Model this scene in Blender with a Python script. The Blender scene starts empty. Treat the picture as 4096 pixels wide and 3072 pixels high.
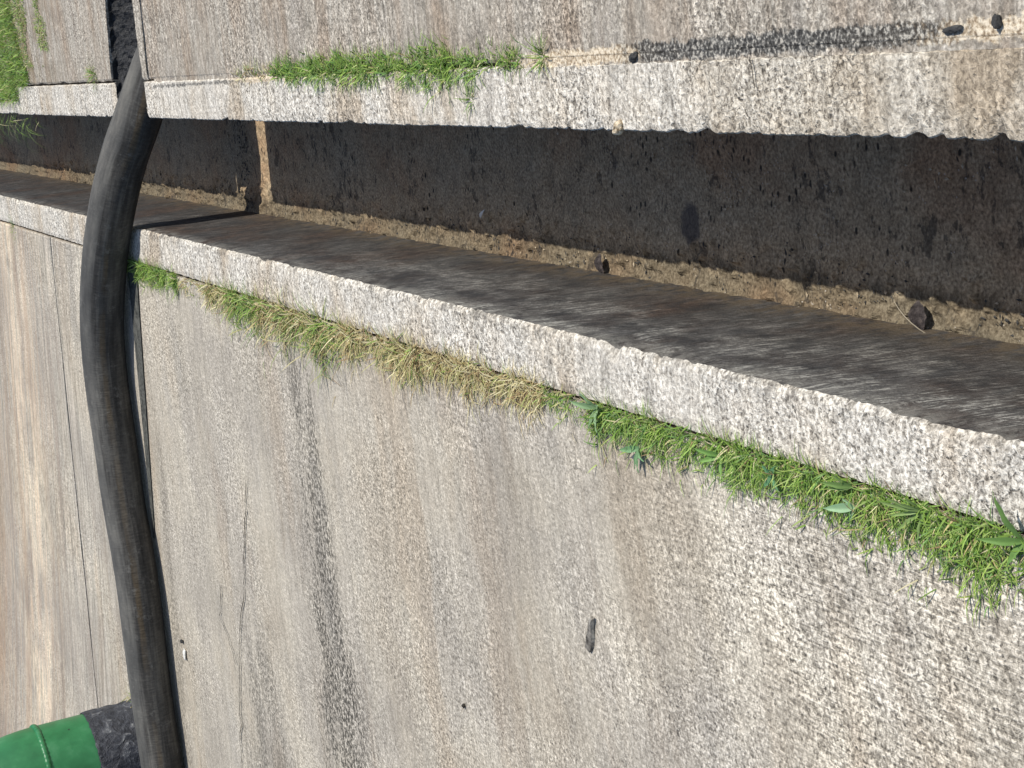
import bpy, bmesh, math, random
from mathutils import Vector, Matrix, noise as mnoise

SC = bpy.context.scene
COL = SC.collection
R = math.radians

# ------------------------------------------------------------------ camera
# a phone held on its side: the channel runs away from the viewer along +Y
# (towards the left edge of the sideways picture), +Z is up
cam_d = bpy.data.cameras.new("camera")
cam_d.sensor_width = 36.0
cam_d.lens = 61.52
cam_d.clip_start = 0.05
cam_d.clip_end = 2000.0
cam = bpy.data.objects.new("camera", cam_d)
COL.objects.link(cam)
RM = ((-0.09737836, -0.97378359, -0.20557963),
      (-0.44957119, -0.14124700,  0.88200625),
      (-0.88792072,  0.17831100, -0.42403064))
rot = Matrix([[r[0], -r[1], -r[2]] for r in RM])
cam.matrix_world = Matrix.Translation((0, 0, 1.49)) @ rot.to_4x4()
SC.camera = cam

# ------------------------------------------------------------------ light
SUN = Vector((0.637, -0.095, 0.765)).normalized()
w = bpy.data.worlds.new("World")
SC.world = w
w.use_nodes = True
wn = w.node_tree
wn.nodes.clear()
sky = wn.nodes.new("ShaderNodeTexSky")
sky.sky_type = 'NISHITA'
sky.sun_disc = False
sky.sun_elevation = math.asin(SUN.z)
sky.sun_rotation = math.atan2(SUN.x, SUN.y)
bgn = wn.nodes.new("ShaderNodeBackground")
bgn.inputs[1].default_value = 0.125
wo = wn.nodes.new("ShaderNodeOutputWorld")
wn.links.new(sky.outputs[0], bgn.inputs[0])
wn.links.new(bgn.outputs[0], wo.inputs[0])
sd = bpy.data.lights.new("sun", 'SUN')
sd.energy = 4.4
sd.angle = R(0.5)
sd.color = (1.0, 0.965, 0.875)
so = bpy.data.objects.new("sun", sd)
COL.objects.link(so)
so.rotation_euler = SUN.to_track_quat('Z', 'Y').to_euler()
so.location = (4, -1, 6)
SC.view_settings.view_transform = 'Standard'
SC.view_settings.look = 'None'
SC.view_settings.exposure = 0.0
SC.view_settings.gamma = 1.0

rng = random.Random(7)

# ------------------------------------------------------------------ object helpers
def tag(o, label=None, cat=None, group=None, kind=None):
    if label: o['label'] = label
    if cat: o['category'] = cat
    if group: o['group'] = group
    if kind: o['kind'] = kind
    return o

def mesh_obj(name, verts, faces, mats, parent=None, smooth=False, mat_idx=None, cols=None, uvs=None):
    me = bpy.data.meshes.new(name)
    me.from_pydata(verts, [], faces)
    if not isinstance(mats, (list, tuple)): mats = [mats]
    for m in mats: me.materials.append(m)
    if mat_idx:
        for p, i in zip(me.polygons, mat_idx): p.material_index = i
    if smooth:
        me.polygons.foreach_set("use_smooth", [True] * len(me.polygons))
    if cols:
        at = me.color_attributes.new("Col", 'FLOAT_COLOR', 'POINT')
        flat = []
        for c in cols: flat += [c[0], c[1], c[2], 1.0]
        at.data.foreach_set("color", flat)
    if uvs:
        ul = me.uv_layers.new(name="UVMap")
        for lp in me.loops: ul.data[lp.index].uv = uvs[lp.vertex_index]
    me.update()
    o = bpy.data.objects.new(name, me)
    COL.objects.link(o)
    if parent: o.parent = parent
    return o

def empty(name, loc=(0, 0, 0)):
    o = bpy.data.objects.new(name, None)
    o.empty_display_size = 0.05
    o.location = loc
    COL.objects.link(o)
    return o

def fix_normals(o):
    bm = bmesh.new(); bm.from_mesh(o.data)
    bmesh.ops.recalc_face_normals(bm, faces=bm.faces)
    bm.to_mesh(o.data); bm.free()

def N1(*p, s=1.0): return mnoise.noise(Vector(p) * s)

# ------------------------------------------------------------------ node helpers
class NT:
    def __init__(self, name):
        self.m = bpy.data.materials.new(name)
        self.m.use_nodes = True
        self.t = self.m.node_tree
        self.t.nodes.clear()
        self.out = self.t.nodes.new("ShaderNodeOutputMaterial")
        self.b = self.t.nodes.new("ShaderNodeBsdfPrincipled")
        self.t.links.new(self.b.outputs[0], self.out.inputs[0])
        self.co = self.t.nodes.new("ShaderNodeTexCoord")
    def P(self): return self.co.outputs['Object']
    def put(self, sock, v):
        if isinstance(v, bpy.types.NodeSocket): self.t.links.new(v, sock)
        elif isinstance(v, tuple) and len(v) == 3 and len(sock.default_value) == 4: sock.default_value = (*v, 1)
        else: sock.default_value = v
    def math(self, op, a, b=0.0, c=0.0, clamp=False):
        n = self.t.nodes.new("ShaderNodeMath"); n.operation = op; n.use_clamp = clamp
        self.put(n.inputs[0], a); self.put(n.inputs[1], b); self.put(n.inputs[2], c)
        return n.outputs[0]
    def sep(self, v):
        n = self.t.nodes.new("ShaderNodeSeparateXYZ"); self.put(n.inputs[0], v); return n.outputs
    def comb(self, x, y, z=0.0):
        n = self.t.nodes.new("ShaderNodeCombineXYZ")
        self.put(n.inputs[0], x); self.put(n.inputs[1], y); self.put(n.inputs[2], z); return n.outputs[0]
    def mul(self, v, s, off=(0, 0, 0)):
        n = self.t.nodes.new("ShaderNodeMapping"); self.put(n.inputs[0], v)
        n.inputs[1].default_value = off; n.inputs[3].default_value = s; return n.outputs[0]
    def noise(self, v, scale, detail=3.0, rough=0.55, dist=0.0, color=False):
        n = self.t.nodes.new("ShaderNodeTexNoise"); self.put(n.inputs['Vector'], v)
        n.inputs['Scale'].default_value = scale; n.inputs['Detail'].default_value = detail
        n.inputs['Roughness'].default_value = rough; n.inputs['Distortion'].default_value = dist
        return n.outputs['Color' if color else 'Fac']
    def voro(self, v, scale, feature='F1', rand=1.0):
        n = self.t.nodes.new("ShaderNodeTexVoronoi"); self.put(n.inputs['Vector'], v)
        n.feature = feature
        n.inputs['Scale'].default_value = scale; n.inputs['Randomness'].default_value = rand
        return n
    def step(self, v, lo, hi):
        n = self.t.nodes.new("ShaderNodeMapRange"); n.interpolation_type = 'SMOOTHSTEP'
        self.put(n.inputs[0], v); self.put(n.inputs[1], lo); self.put(n.inputs[2], hi)
        n.inputs[3].default_value = 0.0; n.inputs[4].default_value = 1.0
        return n.outputs[0]
    def ramp(self, v, stops):
        n = self.t.nodes.new("ShaderNodeValToRGB"); self.put(n.inputs[0], v)
        e = n.color_ramp.elements
        while len(e) < len(stops): e.new(0.5)
        for el, (p, c) in zip(e, stops):
            el.position = p; el.color = (*c, 1) if len(c) == 3 else c
        return n.outputs[0]
    def mix(self, f, a, b, mode='MIX'):
        n = self.t.nodes.new("ShaderNodeMix"); n.data_type = 'RGBA'; n.blend_type = mode
        n.clamp_factor = True
        self.put(n.inputs[0], f); self.put(n.inputs[6], a); self.put(n.inputs[7], b)
        return n.outputs[2]
    def attr(self, name):
        n = self.t.nodes.new("ShaderNodeAttribute"); n.attribute_name = name; return n.outputs[0]
    def bump(self, h, dist=0.002, strength=1.0, prev=None):
        n = self.t.nodes.new("ShaderNodeBump"); self.put(n.inputs['Height'], h)
        n.inputs['Distance'].default_value = dist; n.inputs['Strength'].default_value = strength
        if prev: self.t.links.new(prev, n.inputs['Normal'])
        return n.outputs[0]
    def done(self, col, rough=0.9, normal=None, spec=0.3):
        self.put(self.b.inputs['Base Color'], col)
        self.put(self.b.inputs['Roughness'], rough)
        self.put(self.b.inputs['Specular IOR Level'], spec)
        if normal: self.t.links.new(normal, self.b.inputs['Normal'])
        return self.m

def G(c): return (c, c, c)

def grain(q, p, fine=110.0, depth=0.006, lines=None, rough=None):
    """rough worn sand-and-cement surface: returns (light/dark factor, pits, normal)"""
    g0 = q.noise(p, fine * 2.7, 2.0, 0.6)
    g1 = q.noise(p, fine, 2.0, 0.55, 0.6)
    g2 = q.noise(p, fine * 0.42, 2.5, 0.6)
    g3 = q.noise(p, fine * 0.12, 3.0, 0.6)
    s = q.math('ADD', q.math('ADD', q.math('MULTIPLY', g1, 0.55), q.math('MULTIPLY', g2, 0.30)), q.math('MULTIPLY', g0, 0.15))
    if lines:
        s = q.math('ADD', q.math('MULTIPLY', s, 0.8), q.math('MULTIPLY', lines, 0.2))
    # some areas are worn rough, others still smooth with cement skin
    area = q.noise(p, 1.7, 4.0, 0.62)
    k = q.math('ADD', 0.40, q.math('MULTIPLY', q.step(area, 0.36, 0.64), 0.62))
    if rough is not None: k = q.math('ADD', k, rough)
    s = q.math('ADD', 0.495, q.math('MULTIPLY', q.math('SUBTRACT', s, 0.495), k))
    vor = q.voro(p, fine * 0.55)
    pit = q.math('SUBTRACT', 1.0, q.step(q.math('ADD', vor.outputs['Distance'], q.math('MULTIPLY', q.math('SUBTRACT', g0, 0.5), 0.5)), 0.08, 0.30))
    sel = q.step(q.noise(p, fine * 0.3, 1.0), 0.50, 0.62)
    pit = q.math('MULTIPLY', q.math('MULTIPLY', pit, sel), k)
    h = q.math('ADD', s, q.math('MULTIPLY', g3, 0.35))
    h = q.math('SUBTRACT', h, q.math('MULTIPLY', pit, 0.25))
    return s, pit, q.bump(h, depth, 1.0)

# ------------------------------------------------------------------ materials
def mat_apron():
    q = NT("weathered_concrete_apron"); p = q.P(); x, y, z = q.sep(p)
    # broom lines left by the float, running along the channel, clearest near the viewer
    ln = q.noise(q.comb(q.math('MULTIPLY', x, 185.0), q.math('MULTIPLY', y, 15.0)), 1.0, 2.0, 0.6)
    nearm = q.math('SUBTRACT', 1.0, q.step(y, 1.6, 3.2))
    s, pit, nrm = grain(q, p, 150.0, 0.0058, q.math('ADD', 0.5, q.math('MULTIPLY', q.math('SUBTRACT', ln, 0.5), q.math('ADD', 0.5, q.math('MULTIPLY', nearm, 1.0)))), q.math('MULTIPLY', nearm, 0.32))
    # coordinate that stays the same along the way the water runs over the slab
    v = q.math('ADD', y, q.math('MULTIPLY', q.math('MULTIPLY', q.math('SUBTRACT', y, 4.4), 0.09), x))
    wob = q.math('MULTIPLY', q.math('SUBTRACT', q.noise(q.comb(x, y), 3.0, 3.0), 0.5), 0.16)
    vw = q.math('ADD', v, wob)
    band = q.noise(q.comb(q.math('MULTIPLY', x, 0.35), q.math('MULTIPLY', vw, 3.2)), 1.6, 4.0, 0.6)
    fineband = q.noise(q.comb(q.math('MULTIPLY', x, 1.2), q.math('MULTIPLY', v, 26.0)), 1.3, 3.0, 0.6)
    cloud = q.noise(p, 2.6, 4.0, 0.6)
    base = q.ramp(s, [(0.36, (0.105, 0.096, 0.083)), (0.44, (0.270, 0.249, 0.217)),
                      (0.51, (0.450, 0.418, 0.368)), (0.60, (0.80, 0.755, 0.68))])
    tint = q.ramp(band, [(0.33, (0.86, 0.78, 0.70)), (0.45, (0.95, 0.93, 0.90)), (0.56, (1.0, 0.98, 0.95)), (0.68, (0.86, 0.86, 0.87))])
    c = q.mix(0.60, base, tint, 'MULTIPLY')
    hue = q.noise(q.mul(p, (1.0, 1.3, 1.0), (4.0, 1.0, 0.0)), 1.25, 5.0, 0.62)
    c = q.mix(0.9, c, q.ramp(hue, [(0.36, (0.85, 0.835, 0.83)), (0.46, (0.97, 0.955, 0.94)), (0.54, (1.06, 1.04, 1.0)), (0.64, (1.0, 0.955, 0.89))]), 'MULTIPLY')
    c = q.mix(q.math('ADD', 0.22, q.math('MULTIPLY', q.math('MULTIPLY', q.step(v, 5.8, 7.2), q.step(cloud, 0.35, 0.6)), 0.6)), c, q.ramp(fineband, [(0.35, G(0.60)), (0.47, G(0.95)), (0.60, G(1.32))]), 'MULTIPLY')
    c = q.mix(0.6, c, q.ramp(cloud, [(0.32, (0.76, 0.745, 0.73)), (0.46, (0.94, 0.92, 0.90)), (0.56, (1.02, 1.005, 0.98)), (0.68, (1.10, 1.08, 1.05))]), 'MULTIPLY')
    sk = q.noise(q.comb(q.math('MULTIPLY', x, 16.0), q.math('MULTIPLY', v, 62.0)), 1.0, 3.0, 0.65)
    c = q.mix(q.math('ADD', 0.28, q.math('MULTIPLY', q.math('MULTIPLY', q.step(v, 5.8, 7.6), q.step(hue, 0.38, 0.58)), 0.5)), c, q.ramp(sk, [(0.34, G(0.55)), (0.48, G(0.95)), (0.62, G(1.22))]), 'MULTIPLY')
    # rusty brown wash on the far slab
    far = q.math('MULTIPLY', q.step(vw, 6.9, 8.0), q.step(fineband, 0.42, 0.62))
    c = q.mix(q.math('MULTIPLY', far, 0.45), c, (0.33, 0.215, 0.135))
    far2 = q.math('MULTIPLY', q.step(vw, 6.6, 7.4), q.step(q.noise(q.comb(q.math('MULTIPLY', x, 0.5), q.math('MULTIPLY', v, 9.0)), 1.0, 2.0), 0.5, 0.68))
    c = q.mix(q.math('MULTIPLY', far2, 0.45), c, (0.22, 0.165, 0.13))
    # pale washed band and rusty edge on the far slab
    pb = q.math('SUBTRACT', 1.0, q.step(q.math('ABSOLUTE', q.math('SUBTRACT', vw, 7.95)), 0.12, 0.42))
    pb = q.math('MULTIPLY', pb, q.step(q.noise(q.comb(q.math('MULTIPLY', x, 2.0), q.math('MULTIPLY', v, 7.0)), 1.0, 4.0, 0.65), 0.36, 0.58))
    c = q.mix(q.math('MULTIPLY', pb, 0.9), c, q.mix(1.0, c, (1.55, 1.5, 1.4), 'MULTIPLY'))
    c = q.mix(q.math('MULTIPLY', q.step(vw, 8.35, 8.9), 0.6), c, q.mix(1.0, c, (0.80, 0.60, 0.45), 'MULTIPLY'))
    # black run-off stain spreading away from the channel
    dx = q.math('SUBTRACT', -0.80, x)
    def stain(c, v0, w0, grow, amt, x0=0.0, soft=0.25):
        wd = q.math('ADD', q.math('MULTIPLY', dx, grow), w0)
        d = q.math('DIVIDE', q.math('ABSOLUTE', q.math('SUBTRACT', q.math('ADD', v, q.math('MULTIPLY', wob, 0.25)), v0)), wd)
        core = q.math('SUBTRACT', 1.0, q.step(d, 0.0, 1.7))
        core = q.math('MULTIPLY', core, q.step(dx, x0, x0 + soft))
        spn = q.noise(q.comb(q.math('MULTIPLY', x, 60.0), q.math('MULTIPLY', y, 92.0)), 1.0, 3.0, 0.7)
        big = q.noise(q.comb(q.math('MULTIPLY', x, 3.0), q.math('MULTIPLY', v, 16.0)), 1.0, 3.0, 0.6)
        core = q.math('MULTIPLY', core, q.math('ADD', 0.55, q.step(big, 0.34, 0.60)), 0.0, True)
        sp = q.step(q.math('ADD', spn, q.math('MULTIPLY', core, 0.105)), 0.545, 0.65)
        core = q.math('MULTIPLY', core, q.math('ADD', 0.72, q.math('MULTIPLY', dx, 0.35)), 0.0, True)
        return q.mix(q.math('MULTIPLY', q.math('MULTIPLY', core, sp), amt), c, (0.048, 0.043, 0.036))
    c = stain(c, 4.41, 0.085, 0.065, 0.9, -0.12)
    c = stain(c, 5.02, 0.06, 0.10, 0.6, 0.75, 0.6)
    c = stain(c, 5.85, 0.03, 0.02, 0.5, 0.3, 0.4)
    # two brown damp tongues
    def tongue(c, v0, wd, x0, x1, amt, col):
        d = q.math('DIVIDE', q.math('ABSOLUTE', q.math('SUBTRACT', vw, v0)), wd)
        core = q.math('SUBTRACT', 1.0, q.step(d, 0.4, 1.2))
        core = q.math('MULTIPLY', core, q.math('MULTIPLY', q.step(dx, x0 - 0.1, x0 + 0.05), q.math('SUBTRACT', 1.0, q.step(dx, x1 - 0.2, x1 + 0.2))))
        return q.mix(q.math('MULTIPLY', core, amt), c, q.mix(0.55, c, col, 'MULTIPLY'))
    c = tongue(c, 4.00, 0.09, 0.25, 1.0, 0.4, (0.55, 0.47, 0.39))
    c = tongue(c, 3.30, 0.16, 0.1, 0.75, 0.35, (0.60, 0.55, 0.50))
    c = tongue(c, 2.72, 0.17, -0.05, 0.35, 0.6, (0.50, 0.44, 0.38))
    c = q.mix(q.math('MULTIPLY', pit, 0.6), c, (0.07, 0.062, 0.055))
    # pale cement where the near surface is worn rough
    near = q.math('MULTIPLY', q.math('SUBTRACT', 1.0, q.step(y, 1.9, 3.2)), q.step(cloud, 0.40, 0.6))
    c = q.mix(q.math('MULTIPLY', near, 0.6), c, q.mix(1.0, c, (1.25, 1.25, 1.25), 'MULTIPLY'))
    return q.done(c, 0.92, nrm, 0.2)

def joint_fill(q, p, c):
    """old tar and crumbling sand bedded in the upper joint, smeared over both edges"""
    x, y, z = q.sep(p)
    rag = q.math('ADD', q.math('MULTIPLY', q.math('SUBTRACT', q.noise(p, 26.0, 4.0, 0.7), 0.5), 0.034), q.math('MULTIPLY', q.math('SUBTRACT', q.noise(p, 120.0, 3.0, 0.7), 0.5), 0.022))
    xc = q.math('ADD', q.math('MULTIPLY', q.math('SUBTRACT', 2.5, y), 0.010), -0.081)
    d = q.math('ADD', q.math('ABSOLUTE', q.math('SUBTRACT', x, xc)), rag)
    yy = q.math('ADD', y, q.math('MULTIPLY', rag, 6.0))
    def span(a, b, sa, sb):
        return q.math('MULTIPLY', q.step(yy, a - sa, a + sa), q.math('SUBTRACT', 1.0, q.step(yy, b - sb, b + sb)))
    g = q.noise(p, 150.0, 2.5, 0.65)
    sand = q.ramp(g, [(0.36, (0.26, 0.185, 0.115)), (0.47, (0.54, 0.43, 0.30)), (0.6, (0.80, 0.69, 0.53))])
    tar = q.ramp(g, [(0.38, (0.022, 0.022, 0.022)), (0.48, (0.07, 0.068, 0.065)), (0.56, (0.15, 0.145, 0.135)), (0.62, (0.42, 0.39, 0.34))])
    sm = q.math('MULTIPLY', q.math('SUBTRACT', 1.0, q.step(d, 0.010, 0.017)), q.math('MAXIMUM', span(2.44, 2.92, 0.03, 0.06), q.math('SUBTRACT', 1.0, q.step(yy, 1.86, 2.04))))
    sm2 = q.math('MULTIPLY', q.math('SUBTRACT', 1.0, q.step(d, 0.004, 0.009)), span(4.1, 4.7, 0.05, 0.1))
    c = q.mix(q.math('MULTIPLY', q.math('MAXIMUM', sm, sm2), 0.85), c, sand)
    tm = q.math('MULTIPLY', q.math('SUBTRACT', 1.0, q.step(d, 0.0125, 0.0185)), span(1.72, 2.53, 0.05, 0.04))
    tm = q.math('MULTIPLY', tm, q.math('ADD', 0.25, q.step(q.math('ADD', y, q.math('MULTIPLY', rag, 14.0)), 1.66, 1.90), 0.0, True))
    c = q.mix(q.math('MULTIPLY', tm, 0.92), c, tar)
    t2 = q.math('MULTIPLY', q.math('SUBTRACT', 1.0, q.step(d, 0.002, 0.006)), span(4.6, 5.46, 0.1, 0.02))
    c = q.mix(q.math('MULTIPLY', t2, 0.8), c, tar)
    return c

def mat_right_slab():
    q = NT("weathered_concrete_walk"); p = q.P(); x, y, z = q.sep(p)
    s, pit, nrm = grain(q, p, 150.0, 0.0058)
    band = q.noise(q.comb(q.math('MULTIPLY', x, 0.9), q.math('MULTIPLY', y, 3.0)), 2.0, 4.0, 0.62)
    fineband = q.noise(q.comb(q.math('MULTIPLY', x, 3.0), q.math('MULTIPLY', y, 22.0)), 1.4, 3.0, 0.6)
    base = q.ramp(s, [(0.36, (0.09, 0.08, 0.069)), (0.44, (0.235, 0.213, 0.185)),
                      (0.51, (0.395, 0.362, 0.318)), (0.60, (0.73, 0.68, 0.605))])
    c = q.mix(0.9, base, q.ramp(band, [(0.34, (0.80, 0.68, 0.58)), (0.45, (0.92, 0.86, 0.80)), (0.54, (1.0, 0.98, 0.94)), (0.66, (0.85, 0.82, 0.80))]), 'MULTIPLY')
    c = q.mix(0.6, c, q.ramp(fineband, [(0.36, (0.70, 0.66, 0.62)), (0.58, G(1.08))]), 'MULTIPLY')
    sk = q.noise(q.comb(q.math('MULTIPLY', x, 16.0), q.math('MULTIPLY', y, 62.0)), 1.0, 3.0, 0.65)
    c = q.mix(0.7, c, q.ramp(sk, [(0.34, G(0.55)), (0.48, G(0.95)), (0.62, G(1.22))]), 'MULTIPLY')
    # brown algae wash at the far end, towards the grass
    far = q.math('MULTIPLY', q.step(y, 6.5, 7.5), q.step(q.noise(p, 8.0, 4.0), 0.42, 0.62))
    c = q.mix(q.math('MULTIPLY', far, 0.75), c, (0.16, 0.115, 0.06))
    mossy = q.math('MULTIPLY', q.step(y, 6.9, 7.9), q.step(q.noise(p, 14.0, 4.0), 0.46, 0.6))
    c = q.mix(q.math('MULTIPLY', mossy, 0.6), c, (0.13, 0.14, 0.045))
    c = q.mix(q.math('MULTIPLY', pit, 0.7), c, (0.06, 0.05, 0.042))
    c = joint_fill(q, p, c)
    return q.done(c, 0.92, nrm, 0.2)

def mat_curb():
    q = NT("pale_curb_concrete"); p = q.P(); x, y, z = q.sep(p)
    s, pit, nrm = grain(q, p, 140.0, 0.0075, None, 0.18)
    base = q.ramp(s, [(0.36, (0.11, 0.098, 0.085)), (0.43, (0.325, 0.295, 0.255)),
                      (0.50, (0.575, 0.53, 0.465)), (0.58, (0.87, 0.82, 0.735))])
    band = q.noise(q.comb(q.math('MULTIPLY', x, 1.5), q.math('MULTIPLY', y, 3.0)), 1.7, 4.0, 0.6)
    c = q.mix(0.9, base, q.ramp(band, [(0.34, (0.74, 0.66, 0.57)), (0.44, (0.93, 0.90, 0.86)), (0.56, G(1.0)), (0.7, (0.88, 0.87, 0.86))]), 'MULTIPLY')
    thin = q.noise(q.comb(q.math('MULTIPLY', x, 4.0), q.math('MULTIPLY', y, 30.0)), 1.0, 3.0, 0.6)
    c = q.mix(0.4, c, q.ramp(thin, [(0.36, G(0.62)), (0.55, G(1.05))]), 'MULTIPLY')
    sk = q.noise(q.comb(q.math('MULTIPLY', x, 16.0), q.math('MULTIPLY', y, 62.0)), 1.0, 3.0, 0.65)
    c = q.mix(0.55, c, q.ramp(sk, [(0.34, G(0.55)), (0.48, G(0.95)), (0.62, G(1.22))]), 'MULTIPLY')
    # the rim of the sunny kerb is eroded and stained
    rs = q.math('MULTIPLY', q.step(x, -0.625, -0.588), q.math('SUBTRACT', 1.0, q.step(x, -0.56, -0.55)))
    rs = q.math('MULTIPLY', rs, q.step(q.math('ADD', q.math('MULTIPLY', q.noise(p, 48.0, 4.0, 0.7), 0.6), q.math('MULTIPLY', q.noise(p, 6.0, 3.0, 0.6), 0.4)), 0.50, 0.60))
    c = q.mix(q.math('MULTIPLY', rs, 0.7), c, (0.13, 0.118, 0.105))
    # grime on the far right part of the near end
    grime = q.math('MULTIPLY', q.step(x, -0.4, -0.3), q.math('SUBTRACT', 1.0, q.step(y, 2.0, 2.7)))
    c = q.mix(q.math('MULTIPLY', grime, 0.8), c, q.mix(1.0, c, (0.80, 0.77, 0.72), 'MULTIPLY'))
    c = q.mix(q.math('MULTIPLY', pit, 0.8), c, (0.085, 0.075, 0.065))
    c = joint_fill(q, p, c)
    return q.done(c, 0.92, nrm, 0.2)

def mat_channel_wall():
    """the sunny inner wall: dark, wet, streaked from the rim downwards"""
    q = NT("algae_stained_channel_wall"); p = q.P(); x, y, z = q.sep(p)
    # the drips lean a little, as the water ran along the channel as well
    yl = q.math('ADD', y, q.math('MULTIPLY', z, -0.45))
    st = q.noise(q.comb(q.math('MULTIPLY', yl, 34.0), q.math('MULTIPLY', z, 12.0), x), 1.0, 4.0, 0.7)
    st2 = q.noise(q.comb(q.math('MULTIPLY', yl, 170.0), q.math('MULTIPLY', z, 48.0), x), 1.0, 3.0, 0.7)
    fine = q.noise(p, 190.0, 3.0, 0.6)
    patch = q.noise(p, 3.2, 4.0, 0.6)
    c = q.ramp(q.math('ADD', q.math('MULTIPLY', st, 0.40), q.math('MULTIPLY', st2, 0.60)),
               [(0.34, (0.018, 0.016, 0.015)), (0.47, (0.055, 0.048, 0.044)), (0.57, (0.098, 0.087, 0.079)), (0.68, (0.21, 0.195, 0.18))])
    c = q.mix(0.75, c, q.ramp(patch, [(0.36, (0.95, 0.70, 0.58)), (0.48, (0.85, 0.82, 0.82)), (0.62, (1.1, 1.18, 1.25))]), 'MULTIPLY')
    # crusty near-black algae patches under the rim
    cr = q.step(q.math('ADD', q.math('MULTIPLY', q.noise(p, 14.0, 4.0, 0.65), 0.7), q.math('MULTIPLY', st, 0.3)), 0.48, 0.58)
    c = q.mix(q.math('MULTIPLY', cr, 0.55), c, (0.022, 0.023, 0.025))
    # dry pale scratches in the middle of the nearer part
    sc = q.math('MULTIPLY', q.step(z, -0.34, -0.14), q.math('SUBTRACT', 1.0, q.step(y, 3.2, 5.6)))
    ar = q.step(q.noise(q.comb(q.math('MULTIPLY', y, 5.0), q.math('MULTIPLY', z, 9.0), x), 1.0, 4.0, 0.65), 0.41, 0.60)
    sc = q.math('MULTIPLY', sc, ar)
    ln = q.noise(q.comb(q.math('MULTIPLY', yl, 130.0), q.math('MULTIPLY', z, 16.0), x), 1.0, 3.0, 0.7)
    fl = q.step(q.math('ADD', q.math('ADD', q.math('MULTIPLY', ln, 0.45), q.math('MULTIPLY', st2, 0.35)), q.math('MULTIPLY', fine, 0.2)), 0.49, 0.60)
    c = q.mix(q.math('MULTIPLY', sc, 0.4), c, (0.145, 0.137, 0.127))
    rim = q.math('MULTIPLY', q.step(z, -0.07, -0.01), q.step(q.noise(p, 26.0, 4.0, 0.7), 0.40, 0.60))
    c = q.mix(q.math('MULTIPLY', rim, 0.6), c, (0.24, 0.225, 0.20))
    c = q.mix(q.math('MULTIPLY', q.math('MULTIPLY', sc, fl), 0.85), c, (0.42, 0.40, 0.36))
    # silt splashed along the foot
    silt = q.math('MULTIPLY', q.math('SUBTRACT', 1.0, q.step(z, -0.40, -0.27)), q.step(q.noise(p, 30.0, 4.0), 0.40, 0.6))
    c = q.mix(q.math('MULTIPLY', silt, 0.7), c, (0.125, 0.092, 0.056))
    h = q.math('ADD', q.math('MULTIPLY', st2, 0.8), q.math('MULTIPLY', fine, 0.8))
    return q.done(c, 0.75, q.bump(h, 0.003, 1.0), 0.35)

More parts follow.
